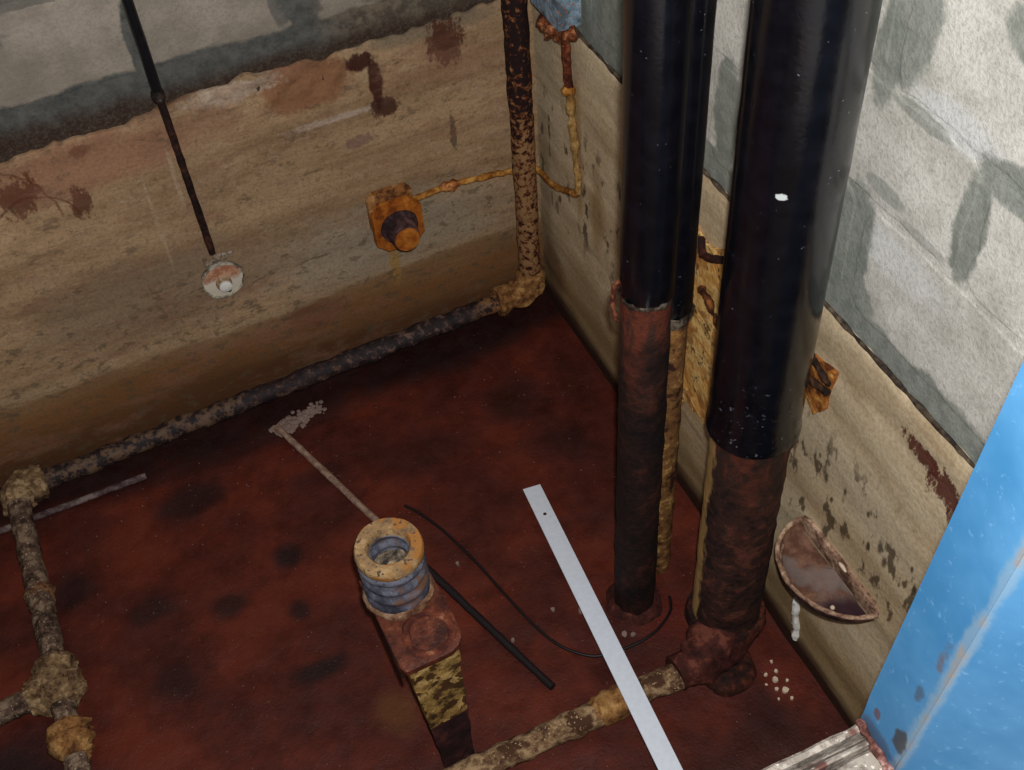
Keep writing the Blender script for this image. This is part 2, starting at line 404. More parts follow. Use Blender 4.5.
# blocks: course heights and vertical joints read off the photograph
k = 0
for ci, (t0, t1) in enumerate(((0.962, 1.150), (1.166, 1.352), (1.368, 1.555), (1.571, 1.757), (1.773, 1.96), (1.976, 2.16), (2.176, 2.34))):
    off = -0.823 if ci % 2 == 0 else -0.625
    edges = [off+0.33*i for i in range(-5, 4)]
    for a in edges:
        s0, s1 = max(a+0.012, S0B), min(a+0.318, 0.0)
        if s1-s0 > 0.05: k += 1; block('back', wall_back, s0, s1, t0, t1, BB, k*1.37, -0.0092+0.0014*random.random())
for ci, (t0, t1) in enumerate(((0.955, 1.148), (1.160, 1.340), (1.352, 1.555), (1.571, 1.757), (1.773, 1.96), (1.976, 2.16), (2.176, 2.34))):
    off = -1.125 if ci % 2 == 0 else -1.33
    for i in range(-4, 5):
        s0, s1 = max(off+0.42*i+0.012, -2.28), min(off+0.42*i+0.408, 0.0)
        if s1-s0 > 0.05: k += 1; block('right', wall_right, s0, s1, t0, t1, BR, k*1.37, -0.0092+0.0014*random.random())
# dark joint strip on the ledge of the right wall
bm = bmesh.new()
for pth, r in ((dense((0.003, -1.68, 0.9135), (0.003, -0.01, 0.9135), 0.012), 0.0038),): tube(bm, pth, r, 8, 0.003, 30, seed=3)
obj('joint_strip', bm, joint_dark, wall_right)

# white efflorescence run below the sleeve
white = plain('lime_white', '#e8e6de', 0.7, 0, 0.15, 80, 0.4)
bm = bmesh.new()
pp = path([(-0.002, -1.186, 0.165), (-0.003, -1.192, 0.12), (-0.002, -1.200, 0.085), (-0.002, -1.206, 0.045)], 0.006)
tube(bm, pp, [0.0085+0.0012*math.sin(i*1.3) for i in range(len(pp))], 10, 0.006, 45)
obj('lime_run', bm, white, wall_right)

# floor --------------------------------------------------------------------------------------------
def floor_mat():
    M = Mat('rusty_mud', 0.55, 0, 0.28)
    big = M.noise(4, 5, 0.65); mid = M.noise(18, 6, 0.7); fine = M.noise(150, 4, 0.7)
    ncol = M.noise(9, 4, 0.6, color=True)
    s = M.math('ADD', M.math('MULTIPLY', big, 0.75), M.math('MULTIPLY', mid, 0.25))
    c = M.mix(M.mr(s, 0.34, 0.62), S('#3c1711'), S('#5c2317'))
    c = M.mix(M.math('MULTIPLY', M.mr(big, 0.50, 0.66), 0.7), c, S('#682b18'))
    def sp(x, y, rx, ry, amt=0.45, soft=0.7): return M.spot((x, y, 0), (rx, ry, 10), amt, soft, ncol=ncol)
    for (x, y, rx, ry, k) in ((-1.044, -.573, .065, .05, .8), (-.885, -.506, .05, .045, .9), (-.912, -.812, .085, .04, .9), (-1.208, -.505, .09, .06, .75), (-.907, -.654, .032, .035, .8), (-.224, -.324, .11, .10, .55), (-.506, -.358, .10, .09, .5), (-1.05, -.25, .12, .08, .8), (-.191, -.484, .08, .08, .5), (-1.36, -.372, .08, .08, .8), (-1.19, -.70, .09, .06, .6), (-.75, -.32, .10, .05, .5), (-1.53, -.80, .16, .18, .9), (-.95, -.14, .5, .06, .7), (-.35, -.12, .3, .06, .5), (-.12, -1.3, .09, .10, .6)):
        c = M.mix(M.math('MULTIPLY', sp(x, y, rx, ry), k), c, S('#211213'))
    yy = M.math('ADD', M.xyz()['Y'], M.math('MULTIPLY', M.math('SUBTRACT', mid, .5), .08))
    c = M.mix(M.math('MULTIPLY', M.mr(yy, -.16, -.09), .85), c, S('#1c0f0e'))  # back pipe's shadow and wet mud painted dark into the floor colour
    c = M.mix(M.math('MULTIPLY', sp(-.80, -.97, .07, .07), .5), c, S('#6b4420'))
    c = M.mix(M.math('MULTIPLY', sp(-.06, -1.26, .06, .08), .5), c, S('#6a2a1c'))
    c = M.mix(M.math('MULTIPLY', sp(-.25, -1.40, .40, .16), .7), c, S('#2c1310'))
    c = M.mix(M.math('MULTIPLY', sp(-.20, -1.02, .10, .08), .5), c, S('#5c2018'))
    c = M.mix(M.mr(M.noise(210, 2, 0.5), 0.76, 0.78), c, S('#8a6a5a'))
    M.color(c); M.rough(M.mr(mid, 0.3, 0.7, 0.42, 0.72))
    M.bump(M.math('ADD', M.math('MULTIPLY', mid, 0.8), M.math('MULTIPLY', fine, 0.4)), 0.55, 0.008)
    return M
FM = floor_mat()
def fz(x, y): return 0.004*fb((x, y, 0), 5, 1.0) + 0.0025*fb((x, y, 3), 22, 2.0)
bm = bmesh.new(); nx, ny = 160, 126; x0, x1, y0, y1 = -2.2, 0.012, -1.72, 0.012
g = [[bm.verts.new((x0+(x1-x0)*i/nx, y0+(y1-y0)*j/ny, fz(x0+(x1-x0)*i/nx, y0+(y1-y0)*j/ny)-0.002)) for j in range(ny+1)] for i in range(nx+1)]
for i in range(nx):
    for j in range(ny): bm.faces.new((g[i][j], g[i+1][j], g[i+1][j+1], g[i][j+1]))
floor = struct('floor', bm, FM, True)
# unseen enclosure: left wall, front wall below the doorway, hall landing
bm = bmesh.new(); box(bm, (S0B-0.15, -1.70, -0.03), (S0B, 0.16, TOPZ)); struct('wall_left', bm, BB)
bm = bmesh.new(); box(bm, (S0B-0.15, -1.90, -0.03), (-0.354, -1.712, 0.845)); struct('wall_front', bm, CR)
bm = bmesh.new(); box(bm, (S0B-0.15, -3.6, 0.42), (0.16, -1.902, 0.56)); box(bm, (-0.353, -1.902, 0.42), (0.008, -1.772, 0.56)); struct('floor', bm, plain('hall_concrete', '#b5b2ac', 0.8, 0, 0.2, 20))

# floor debris
rng = random.Random(11)
pale = plain('pale_flake', '#8d766c', 0.8, 0, 0.3, 60, 0.4)
cream = plain('cream_flake', '#d8c3a8', 0.7, 0, 0.2, 60, 0.3)
def chip(x, y, r, mat):
    bm = bmesh.new(); n = rng.randint(5, 7); a0 = rng.random()*6
    pts = [(x+r*rng.uniform(.55, 1)*math.cos(a0+6.283*i/n), y+r*rng.uniform(.55, 1)*math.sin(a0+6.283*i/n), fz(x, y)-0.003) for i in range(n)]
    prism(bm, pts, (rng.uniform(-.002, .002), rng.uniform(-.002, .002), 0.005+r*0.25)); return obj('flake', bm, mat, floor, smooth=False)
for (x, y, r) in ((-.075, -1.25, .010), (-.069, -1.278, .012), (-.060, -1.235, .007), (-.085, -1.232, .006), (-.082, -1.268, .007), (-.052, -1.262, .006), (-.066, -1.30, .007), (-.095, -1.25, .005), (-.058, -1.213, .005), (-.09, -1.29, .005)): chip(x, y, r*.75, cream)
for (x, y, r) in ((-.36, -.93, .006), (-.30, -1.02, .009), (-.285, -1.03, .007), (-.55, -.70, .006), (-.52, -.93, .005), (-.41, -.90, .006)): chip(x, y, r, pale)
bm = bmesh.new()
for i in range(420):
    x, y = rng.uniform(-1.5, -0.05), rng.uniform(-1.45, -0.15); r = rng.uniform(0.0008, 0.0022); z = fz(x, y)
    a = rng.random()*6
    vs = [bm.verts.new((x+r*math.cos(a+2.09*i_), y+r*math.sin(a+2.09*i_), z-0.001)) for i_ in range(3)] + [bm.verts.new((x, y, z+r*1.2))]
    for q in ((0, 1, 3), (1, 2, 3), (2, 0, 3)): bm.faces.new([vs[t] for t in q])
o = obj('grit', bm, pale, floor, smooth=False); o['kind'] = 'stuff'
# crumbly pale heap at the far end of the long bar
bm = bmesh.new()
for i in range(190):
    t = rng.random()**1.3; x = -0.795+0.125*t+rng.gauss(0, .008); y = -0.145+0.030*t+rng.gauss(0, .010); r = rng.uniform(.003, .011)*(1.1-t*.5)
    lump(bm, (x, y, fz(x, y)+r*0.2), (r, r, r*0.4), 1, 0.6, 90, i)
o = obj('crumbs', bm, pale, floor, smooth=False); o['kind'] = 'stuff'

# ------------------------------------------------------------------ door frame and sill (front right)
def blue_mat():
    M = Mat('blue_paint', 0.42, 0, 0.4); X = M.xyz()
    n = M.noise(5, 4, 0.6); f = M.noise(90, 4, 0.6); md = M.noise(24, 5, 0.7)
    c = M.mix(M.mr(n, 0.35, 0.65), S('#3f80b2'), S('#5896c6'))
    c = M.mix(M.math('MULTIPLY', M.mr(f, 0.6, 0.72), 0.35), c, S('#8fc0e6'))
    # wear along the arris of the post: distance from it in the leaning post's own metres
    ex = M.math('SUBTRACT', X['X'], M.math('MULTIPLY', X['Z'], 0.051)); ey = M.math('ADD', X['Y'], M.math('MULTIPLY', X['Z'], 0.035))
    d = M.math('ADD', M.math('ABSOLUTE', ex), M.math('ABSOLUTE', ey))
    dn = M.math('ADD', d, M.math('MULTIPLY', M.math('SUBTRACT', md, 0.5), 0.030))
    c = M.mix(M.math('MULTIPLY', M.mr(dn, 0.014, 0.004), 0.6), c, S('#8aa5b8'))
    c = M.mix(M.math('MULTIPLY', M.math('MULTIPLY', M.mr(dn, 0.007, 0.001), M.mr(M.noise(9, 3, .6, off=3), .42, .56)), 0.9), c, S('#9a938c'))
    for (yy, zz, ry, rz, col, k) in ((0.012, 0.045, .014, .03, '#3a3a3a', .9), (0.055, 0.035, .008, .012, '#6a4a48', .8), (0.01, 0.24, .010, .05, '#6b5a50', .7), (0.012, 0.36, .014, .05, '#3c6584', .8), (0.016, 0.15, .010, .02, '#4a5560', .7), (0.04, -0.0, .04, .018, '#5a4a4a', .5)):
        c = M.mix(M.math('MULTIPLY', M.spot((0, yy, zz), (.02, ry, rz), .5, .4, ncol=M.noise(60, 4, .6, color=True)), k), c, S(col))
    c = M.mix(M.mr(M.noise(240, 2, 0.5), 0.77, 0.79), c, S('#d5e6f2'))
    M.color(c); M.bump(md, 0.12, 0.003)
    return M
blue = blue_mat()
# post arris at z=.9: (-.351,-1.7684), rear edge (-.347,-1.6926); leans by (+.051,-.035) per metre
pd = bpy.data.objects.new('door_1', None); COL.objects.link(pd); pd.location = (-0.351, -1.7684, 0.9); pd['kind'] = 'structure'
bm = bmesh.new()
def post_ring(z): 
    zz = max(0.0, z-0.9); dx, dy = 0.051*zz, -0.035*zz
    return [(-0.351+dx, -1.7684+dy, z), (-0.347+dx, -1.6926+dy+0.018*zz, z), (-0.02, -1.6926+dy+0.018*zz, z), (-0.02, -1.7684+dy, z)]
zs = [0.0, 0.3, 0.6] + [0.85+0.05*i for i in range(30)]
R = [[bm.verts.new(p) for p in post_ring(z)] for z in zs]
for a, b in zip(R, R[1:]):
    for i in range(4): bm.faces.new((a[i], a[(i+1) % 4], b[(i+1) % 4], b[i]))
bm.faces.new(R[0][::-1]); bm.faces.new(R[-1])
vert_e = [e for e in bm.edges if abs(e.verts[0].co.z-e.verts[1].co.z) > 0.02]
bmesh.ops.bevel(bm, geom=vert_e, offset=0.003, segments=2, affect='EDGES')
obj('jamb', bm, blue, pd)
bm = bmesh.new()
def leaf(z, t):
    zz = max(0.0, z-0.9); ax, ay = -0.351+0.051*zz, -1.7684-0.035*zz
    return [(ax+.62*u+.78*w_, ay-.78*u+.62*w_, z) for u, w_ in ((0.0, 0.001), (t, 0.001), (t, .04), (0.012, .04))]
R = [[bm.verts.new(p) for p in leaf(z, .46)] for z in [0.565, 0.7, 0.8]+[0.9+0.05*i for i in range(29)]]
for a, b in zip(R, R[1:]):
    for i in range(4): bm.faces.new((a[i], a[(i+1) % 4], b[(i+1) % 4], b[i]))
bm.faces.new(R[0][::-1]); bm.faces.new(R[-1])
obj('door_leaf', bm, blue, pd)
# sill: weathered layers
def sill_mat(name, a, b, c):
    return rust(name, a, b, c, 45, 0.40, 0.60, 0.85, 0.6, fleck=('#d6ccc0', 0.70), big=('#6d4a42', 12, 0.56, 0.66))
sm1 = sill_mat('sill_weathered', '#5a4c44', '#948a7e', '#b8aea2'); sm2 = sill_mat('sill_steel', '#453a34', '#7d736a', '#a39a8e')
sill = bpy.data.objects.new('trim_1', None); COL.objects.link(sill); sill.location = (-1.2, -1.75, 0.85); sill['kind'] = 'structure'
def slab(name, xa, xb, ya, yb, za, zb, mat, seed):
    bm = bmesh.new(); n = int((xb-xa)/0.02); rows = []
    for i in range(n+1):
        x = xa+(xb-xa)*i/n; j = 0.003*fb((x, seed, 0), 20, seed); j2 = 0.002*fb((x, seed, 4), 30, seed)
        rows.append([bm.verts.new(p) for p in ((x, ya, za), (x, yb+j, za), (x, yb+j, zb-0.004), (x, yb-0.004+j, zb+j2), (x, ya, zb+j2))])
    for a, b in zip(rows, rows[1:]):
        for i in range(5): bm.faces.new((a[i], a[(i+1) % 5], b[(i+1) % 5], b[i]))
    bm.faces.new(rows[0][::-1]); bm.faces.new(rows[-1]); return obj(name, bm, mat, sill, smooth=False)
slab('sill_edge', -2.2, -0.354, -1.7120, -1.7000, 0.845, 0.900, sm1, 1.0)
slab('sill_strip', -2.2, -0.354, -1.7205, -1.7145, 0.845, 0.896, sm2, 2.0)
slab('sill_strip', -2.2, -0.354, -1.7300, -1.7230, 0.845, 0.899, sm1, 3.0)
slab('sill_bed', -2.2, -0.354, -1.90, -1.7320, 0.845, 0.892, sm2, 4.0)
bm = bmesh.new()
tube(bm, dense((-.356, -1.699, .899), (-.361, -1.775, .896), .004), .0055, 10, .004, 60)
obj('mortar_fillet', bm, rust('sill_rusty', '#4a2a24', '#7a5048', '#b09088', 60), sill)

# ------------------------------------------------------------------ pipes
blackp = Mat('black_paint', 0.24, 0, 0.8)
n = blackp.noise(28, 5, 0.6); f = blackp.noise(150, 3, 0.5, off=4); f2 = blackp.noise(60, 4, 0.6, off=8)
c = blackp.mix(blackp.mr(n, 0.35, 0.7), S('#0b0b10'), S('#101017'))
fl = blackp.math('MULTIPLY', blackp.mr(f, 0.70, 0.74), blackp.mr(f2, 0.52, 0.62))
c = blackp.mix(fl, c, S('#7d8088')); blackp.color(c); c = blackp.mix(blackp.math('MULTIPLY', blackp.math('MULTIPLY', blackp.mr(f, .60, .68), blackp.mr(f2, .50, .62)), blackp.mr(blackp.xyz()['Z'], .90, .72, 0, .75)), c, S('#787c86'))
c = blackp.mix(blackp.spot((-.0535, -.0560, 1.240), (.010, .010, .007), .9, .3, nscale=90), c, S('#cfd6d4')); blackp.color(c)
blackp.rough(blackp.mr(n, 0.3, 0.7, 0.16, 0.26))
blackp.bump(blackp.math('ADD', n, blackp.math('MULTIPLY', f, 0.4)), 0.14, 0.004)
def old_pipe(name, dark, mid, light, yellow=None, off=0.0, redtop=None):
    M = Mat(name, 0.75, 0, 0.3); X = M.xyz()
    n1 = M.nn(45, 6, 0.7, off=off); n2 = M.nn(11, 4, 0.6, off=off+2); n3 = M.nn(22, 5, .7, (1, 1, .35), off=off+4)
    s = M.math('ADD', M.math('MULTIPLY', n1, 0.55), M.math('MULTIPLY', n2, 0.45))
    c = M.mix(M.mr(s, 0.36, 0.52), S(dark), S(mid)); c = M.mix(M.mr(s, 0.54, 0.70), c, S(light))
    if redtop:
        zz = M.math('ADD', X['Z'], M.math('MULTIPLY', M.math('SUBTRACT', n2, 0.5), 0.4))
        c = M.mix(M.math('MULTIPLY', M.mr(zz, redtop[0]-0.22, redtop[0]), 0.85), c, M.mix(M.mr(n3, .4, .6), S(redtop[1]), S(redtop[2])))
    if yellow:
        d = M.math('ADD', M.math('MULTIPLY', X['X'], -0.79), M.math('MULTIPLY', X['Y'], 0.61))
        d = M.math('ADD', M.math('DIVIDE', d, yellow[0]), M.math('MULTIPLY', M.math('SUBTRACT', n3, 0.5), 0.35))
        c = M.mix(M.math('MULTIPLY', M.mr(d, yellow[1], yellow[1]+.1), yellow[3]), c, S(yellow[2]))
    M.color(c); M.bump(n1, 0.7, 0.005); return M
tan_seal = rust('seal_tan', '#221814', '#3c3028', '#6e6254', 50)
rust_or = rust('rust_orange', '#6a3a16', '#a8672a', '#c98c48', 50)

# big riser near the camera
BX, BY = -0.107, -1.099
big = thing('riser_pipe', 'thick black painted riser pipe nearest the camera, rusty below, elbowing into the floor pipe', 'pipe', (BX, BY, 0.0))
bm = bmesh.new()
lathe(bm, (BX, BY, 0), (0, 0, 1), [(0, 2.34), (.0775, 2.34), (.0775, 2.2)] + [(.0775, 2.2-0.05*i) for i in range(1, 30)] + [(.0775, .712), (.0790, .702), (.0805, .694), (.080, .684), (.071, .682), (0, .6825)], 56, .0010, 18)
obj('sleeve', bm, blackp, big)
bm = bmesh.new()
pr = [(0.0700, .684)] + [(.0695, .66-0.02*i) for i in range(29)] + [(.069, .07)]
lathe(bm, (BX, BY, 0), (0, 0, 1), [(0, .684)]+pr+[(0, .07)], 48, .0030, 22, 4)
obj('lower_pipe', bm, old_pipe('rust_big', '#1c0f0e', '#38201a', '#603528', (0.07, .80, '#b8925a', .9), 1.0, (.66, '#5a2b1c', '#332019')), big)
bm = bmesh.new()
lathe(bm, (BX, BY, 0), (0, 0, 1), [(.066, .085), (.078, .083), (.082, .07), (.080, .052), (.068, .048)], 40, .006, 30, 2, closed=True)
dark_r = rust('rust_dark', '#1a0d0c', '#33170f', '#572a1c', 40)
mud_r = rust('rust_mud', '#2a120e', '#47201a', '#6e3c2e', 26)
obj('flange', bm, dark_r, big)
bm = bmesh.new()
tube(bm, path([(BX, BY, .062), (BX-.012, BY-.022, .050), (-.155, -1.142, .044), (-.205, -1.162, .042), (-.262, -1.170, .040)], .008), [0.062]*4+[.060]*4+[.056]*4+[.047]*4+[.038]*40, 28, .014, 22, seed=5)
obj('elbow', bm, mud_r, big)
bm = bmesh.new(); lathe(bm, (-.150, -1.185, 0), (0, 0, 1), [(0, -.004), (.060, -.004), (.058, .010), (.050, .018), (0, .020)], 36, .004, 30, 3)
obj('foot', bm, dark_r, big)
hp = rust('pipe_mottled', '#4c3526', '#7d5f44', '#a98c68', 55, 0.40, 0.58, fleck=('#b89c78', 0.68), big=('#4f3323', 14, 0.52, 0.66))
bm = bmesh.new(); tube(bm, dense((-.245, -1.169, .038), (-1.02, -1.176, .030), .012), .0265, 22, .006, 30, seed=2)
fpipe = obj('floor_pipe', bm, hp, big)
bm = bmesh.new(); tube(bm, dense((-.372, -1.170, .037), (-.452, -1.171, .0365), .006), [.026, .0325]+[.0335]*9+[.0325, .026]+[.026]*5, 22, .006, 40, seed=8)
obj('coupling', bm, rust('rust_ochre', '#6a4426', '#9c7040', '#bd925c', 50), fpipe)

# front slim riser
AX, AY = -0.243, -0.958
ra = thing('riser_pipe', 'slim black riser pipe in front, left of the thick riser, reddish rusty below its collar', 'pipe', (AX, AY, 0.0))
bm = bmesh.new(); lathe(bm, (AX, AY, 0), (0, 0, 1), [(0, 2.34), (.044, 2.34)] + [(.044, 2.3-0.05*i) for i in range(27)] + [(.0445, .940), (.0415, .934), (0, .934)], 44, .0008, 20)
sleeve_a = obj('sleeve', bm, blackp, ra)
bm = bmesh.new(); lathe(bm, (AX, AY, 0), (0, 0, 1), [(0, .942)]+[(.0425, .939-0.02*i) for i in range(46)]+[(.042, .0), (0, -.004)], 40, .0022, 25, 6)
obj('lower_pipe', bm, old_pipe('rust_slim', '#140b0a', '#25130f', '#401f16', (0.042, .97, '#7a5230', .6), 5.0, (.95, '#6a3220', '#3e2720')), ra)
bm = bmesh.new(); lathe(bm, (AX, AY, 0), (0, 0, 1), [(.0425, .930), (.0450, .932), (.0456, .937), (.0448, .943), (.0430, .941)], 44, .0050, 45, 2, closed=True)
obj('collar', bm, tan_seal, sleeve_a)
bm = bmesh.new(); tube(bm, path([(AX-.034, AY+.026, .950), (AX-.0405, AY+.030, .942), (AX-.043, AY+.032, .90), (AX-.040, AY+.030, .865), (AX-.033, AY+.025, .858)], .006), .0036, 10, .004, 60)
obj('lug', bm, rust('rust_red', '#2a100a', '#54261a', '#8a5238', 60), ra)
bm = bmesh.new(); lathe(bm, (AX, AY, 0), (0, 0, 1), [(0, -.002), (.062, -.002), (.056, .010), (.043, .018), (.041, .017)], 30, .010, 30, 3)
obj('foot', bm, mud_r, ra)
# back slim riser
QX, QY = -0.1557, -0.894
rb = thing('riser_pipe', 'slim black riser pipe standing behind the other slim riser, with a yellowish rusty lower length', 'pipe', (QX, QY, 0.0))
bm = bmesh.new(); lathe(bm, (QX, QY, 0), (0, 0, 1), [(0, 2.34), (.036, 2.34)] + [(.036, 2.3-0.05*i) for i in range(30)] + [(.0365, .806), (.033, .800), (0, .800)], 40, .0008, 20)
sleeve_b = obj('sleeve', bm, blackp, rb)
bm = bmesh.new(); lathe(bm, (QX, QY, 0), (0, 0, 1), [(0, .808)]+[(.0305, .805-0.02*i) for i in range(40)]+[(.030, .0), (0, -.004)], 36, .0030, 25, 6)
obj('lower_pipe', bm, old_pipe('rust_yellow', '#3a1e12', '#7d5630', '#c09656', None, 7.0, (.85, '#c08c4c', '#5c3420')), rb)
bm = bmesh.new(); lathe(bm, (QX, QY, 0), (0, 0, 1), [(.0305, .780), (.0350, .786), (.0370, .798), (.0366, .806), (.033, .806)], 36, .010, 45, 3, closed=True)
obj('collar', bm, tan_seal, sleeve_b)

# corroded wall brackets behind the risers
def bracket_mat():
    M = Mat('bracket_rust', 0.85, 0, 0.25)
    n1 = M.nn(17, 6, 0.72); n2 = M.nn(36, 5, 0.7, off=3); n3 = M.nn(10, 4, 0.65, off=6)
    c = M.mix(M.mr(n1, 0.38, 0.6), S('#c8924c'), S('#e6c07a'))
    c = M.mix(M.math('MULTIPLY', M.mr(n3, 0.54, 0.64), 0.8), c, S('#9a6434'))
    c = M.mix(M.math('MULTIPLY', M.mr(n1, 0.58, 0.72), 0.9), c, S('#5a2c18'))
    c = M.mix(M.math('MULTIPLY', M.mr(n2, 0.66, 0.76), 0.9), c, S('#3a1c12'))
    M.color(c); M.bump(n1, 0.8, 0.006); return M
bm_mat = bracket_mat()
pb = thing('pipe_bracket', 'ragged yellow-orange rusted steel plate on the wall between slim and thick risers', 'bracket', (-0.012, -0.76, 0.28))
outline = [(-.60, .775), (-.66, .79), (-.70, .80), (-.735, .782), (-.765, .775), (-.80, .795), (-.835, .812), (-.90, .80), (-.925, .74), (-.915, .60), (-.925, .48), (-.91, .36), (-.88, .315), (-.835, .345), (-.812, .318), (-.79, .330), (-.765, .300), (-.74, .310), (-.715, .268), (-.68, .285), (-.63, .30), (-.605, .42), (-.612, .6)]
def ragged_poly(o, step, amp, s, seed):
    pts = []
    for a, b in zip(o, o[1:]+o[:1]):
        n = max(1, int(math.dist(a, b)/step))
        for i in range(n):
            f = i/n; y = a[0]+(b[0]-a[0])*f; z = a[1]+(b[1]-a[1])*f
            pts.append((y+amp*fb((0, y, z), s, seed), z+amp*fb((3, y, z), s, seed)))
    return pts
def sheet(o, x0, th, step, amp, s, seed, rough):
    pts = ragged_poly(o, step, amp, s, seed); bm = bmesh.new()
    f = bm.faces.new([bm.verts.new((x0, y, z)) for y, z in pts])
    r = bmesh.ops.extrude_face_region(bm, geom=[f]); vs = [v for v in r['geom'] if isinstance(v, bmesh.types.BMVert)]
    bmesh.ops.translate(bm, verts=vs, vec=(-th, 0, 0))
    fr = [q for q in bm.faces if abs(q.normal.x) > .9 and q.calc_center_median().x < x0-th*0.5]
    bmesh.ops.triangulate(bm, faces=fr)
    for _ in range(2):
        fe = list({e for q in bm.faces if len(q.verts) == 3 for e in q.edges if e.calc_length() > 0.02})
        bmesh.ops.subdivide_edges(bm, edges=fe, cuts=1); bmesh.ops.triangulate(bm, faces=bm.faces[:])
    for v in bm.verts:
        if v.co.x < x0-th*0.5: v.co.x -= rough*fb(v.co, 28, seed)
    return bm
obj('plate', sheet(outline, 0.004, 0.012, .015, .006, 45, 3, .006), bm_mat, pb, smooth=False)
bm = bmesh.new()
tube(bm, path([(-.014, -.752, .790), (-.024, -.775, .778), (-.022, -.80, .782), (-.016, -.83, .800)], .006), .007, 10, .005, 60)
obj('bar', bm, dark_r, pb)
bm = bmesh.new()
tube(bm, path([(-.010, -.765, .66), (-.020, -.785, .685), (-.022, -.81, .68), (-.018, -.83, .65), (-.010, -.835, .62)], .006), .006, 10, .006, 60)
obj('hook', bm, rust('rust_hook', '#2a140d', '#5a3018', '#8a5428', 50), pb)
pc = thing('pipe_bracket', 'small rusted pointed bracket plate with a dark hook, right of the thick riser', 'bracket', (-0.012, -1.08, 0.68))
o2 = [(-1.02, .755), (-1.06, .765), (-1.09, .80), (-1.12, .805), (-1.16, .818), (-1.157, .77), (-1.150, .715), (-1.125, .680), (-1.10, .70), (-1.06, .69), (-1.02, .70)]
obj('plate', sheet(o2, 0.004, 0.010, .012, .004, 45, 5, .004), rust('bracket_orange', '#5a2e14', '#a9682c', '#d09a50', 35), pc, smooth=False)
bm = bmesh.new(); tube(bm, path([(-.008, -1.150, .785), (-.018, -1.158, .80), (-.019, -1.13, .812), (-.015, -1.10, .812), (-.010, -1.07, .80)], .006), .005, 10, .003, 60)
tube(bm, dense((-.014, -1.160, .775), (-.014, -1.10, .755), .01), .006, 10, .003, 60)
obj('hook', bm, rust('hook_dark', '#1c120e', '#33221a', '#5a3c26', 50), pc)

# corner riser + pipe run along back wall + left run to the tee
CX, CY = -0.0625, -0.0555
run = thing('pipe_run', 'rust-speckled corner pipe running along the back wall to the crusted tee at lower left', 'pipe', (CX, CY, 0.0))
def riser_mat():
    M = Mat('riser_speckle', 0.85, 0, 0.2); X = M.xyz()
    n1 = M.noise(70, 5, 0.7); n2 = M.noise(12, 3, .6)
    zz = M.math('ADD', X['Z'], M.math('MULTIPLY', M.math('SUBTRACT', n2, .5), .25))
    spk = M.math('ADD', n1, M.mr(zz, 0.80, 0.45, -0.10, 0.05))
    c = M.mix(M.mr(spk, 0.48, 0.56), S('#241615'), S('#94704a'))
    c = M.mix(M.mr(M.math('ABSOLUTE', M.math('SUBTRACT', spk, .5)), .05, .01), c, S('#6a3820'))
    c = M.mix(M.mr(zz, 0.17, 0.10), c, S('#3b2320'))
    M.color(c); M.bump(n1, .8, .004); return M
bm = bmesh.new(); tube(bm, dense((CX, CY, .095), (CX, CY, 1.9), .02), .0276, 26, .0035, 40)
obj('riser', bm, riser_mat(), run)
crust = rust('crust_ochre', '#4a3422', '#806446', '#a88e6a', 50, .38, .62, bump=1.0)
crust_or = rust('crust_orange', '#54341a', '#8a5e34', '#ae8450', 50, .38, .62, bump=1.0)
bm = bmesh.new(); tube(bm, path([(CX+.004, CY, .150), (CX, CY, .115), (CX-.01, CY, .088), (CX-.055, CY, .080), (CX-.10, CY, .080)], .008), [.030, .034]+[.037]*40, 24, 0.012, 48, seed=4)
obj('elbow', bm, crust_or, run)
def backpipe_mat():
    M = Mat('floor_pipe_dark', 0.7, 0, 0.35); X = M.xyz()
    n1 = M.noise(50, 5, .7); n2 = M.noise(6, 3, .6)
    c = M.mix(M.mr(n1, .4, .65), S('#1f1518'), S('#3d2a28'))
    up = M.mr(X['Z'], .055, .085)
    rough = M.mr(n2, .44, .56)
    c = M.mix(M.math('MULTIPLY', M.mr(M.math('ADD', n1, M.math('MULTIPLY', M.mr(X['X'], -.72, -.86), .10)), .54, .68), .75), c, S('#6e543f'))
    c = M.mix(M.math('MULTIPLY', M.mr(M.math('ABSOLUTE', M.math('ADD', X['X'], .36)), .20, .10), M.mr(n1, .5, .66)), c, S('#6a5248'))
    c = M.mix(M.math('MULTIPLY', M.mr(X['X'], -.20, -.08), M.mr(n1, .42, .55)), c, S('#8a5e38'))
    M.color(c); M.bump(n1, .6, .004); return M
bm = bmesh.new(); tube(bm, dense((-.135, -.055, .078), (-1.385, -.066, .036), .012), .0240, 22, .006, 25, seed=7)
obj('back_pipe', bm, backpipe_mat(), run)
bm = bmesh.new(); tube(bm, path([(-1.345, -.066, .038), (-1.385, -.067, .042), (-1.410, -.078, .045), (-1.415, -.100, .046), (-1.416, -.122, .046)], .008), [.030]+[.038]*60, 24, 0.014, 48, seed=6)
obj('elbow', bm, crust, run)
lp = rust('pipe_left', '#33241c', '#5d483a', '#85705c', 55, .42, .6, fleck=('#a08e78', .66))
bm = bmesh.new(); tube(bm, dense((-1.416, -.12, .046), (-1.418, -.60, .035), .012), .0265, 22, .005, 30, seed=3)
obj('left_pipe', bm, lp, run)
bm = bmesh.new(); tube(bm, dense((-1.417, -.365, .035), (-1.417, -.405, .035), .006), [.028, .031, .0325, .0325, .031, .030, .028], 22, .006, 50, seed=9)
obj('coupling', bm, rust('coupling_rust', '#4a3020', '#805a3c', '#a98458', 60), run)
bm = bmesh.new()
tube(bm, dense((-1.418, -.565, .038), (-1.419, -.675, .038), .006), [.032, .040, .045]+[.047]*12+[.044, .038, .034]+[.03]*4, 26, 0.015, 48, seed=2)
obj('tee', bm, crust, run)
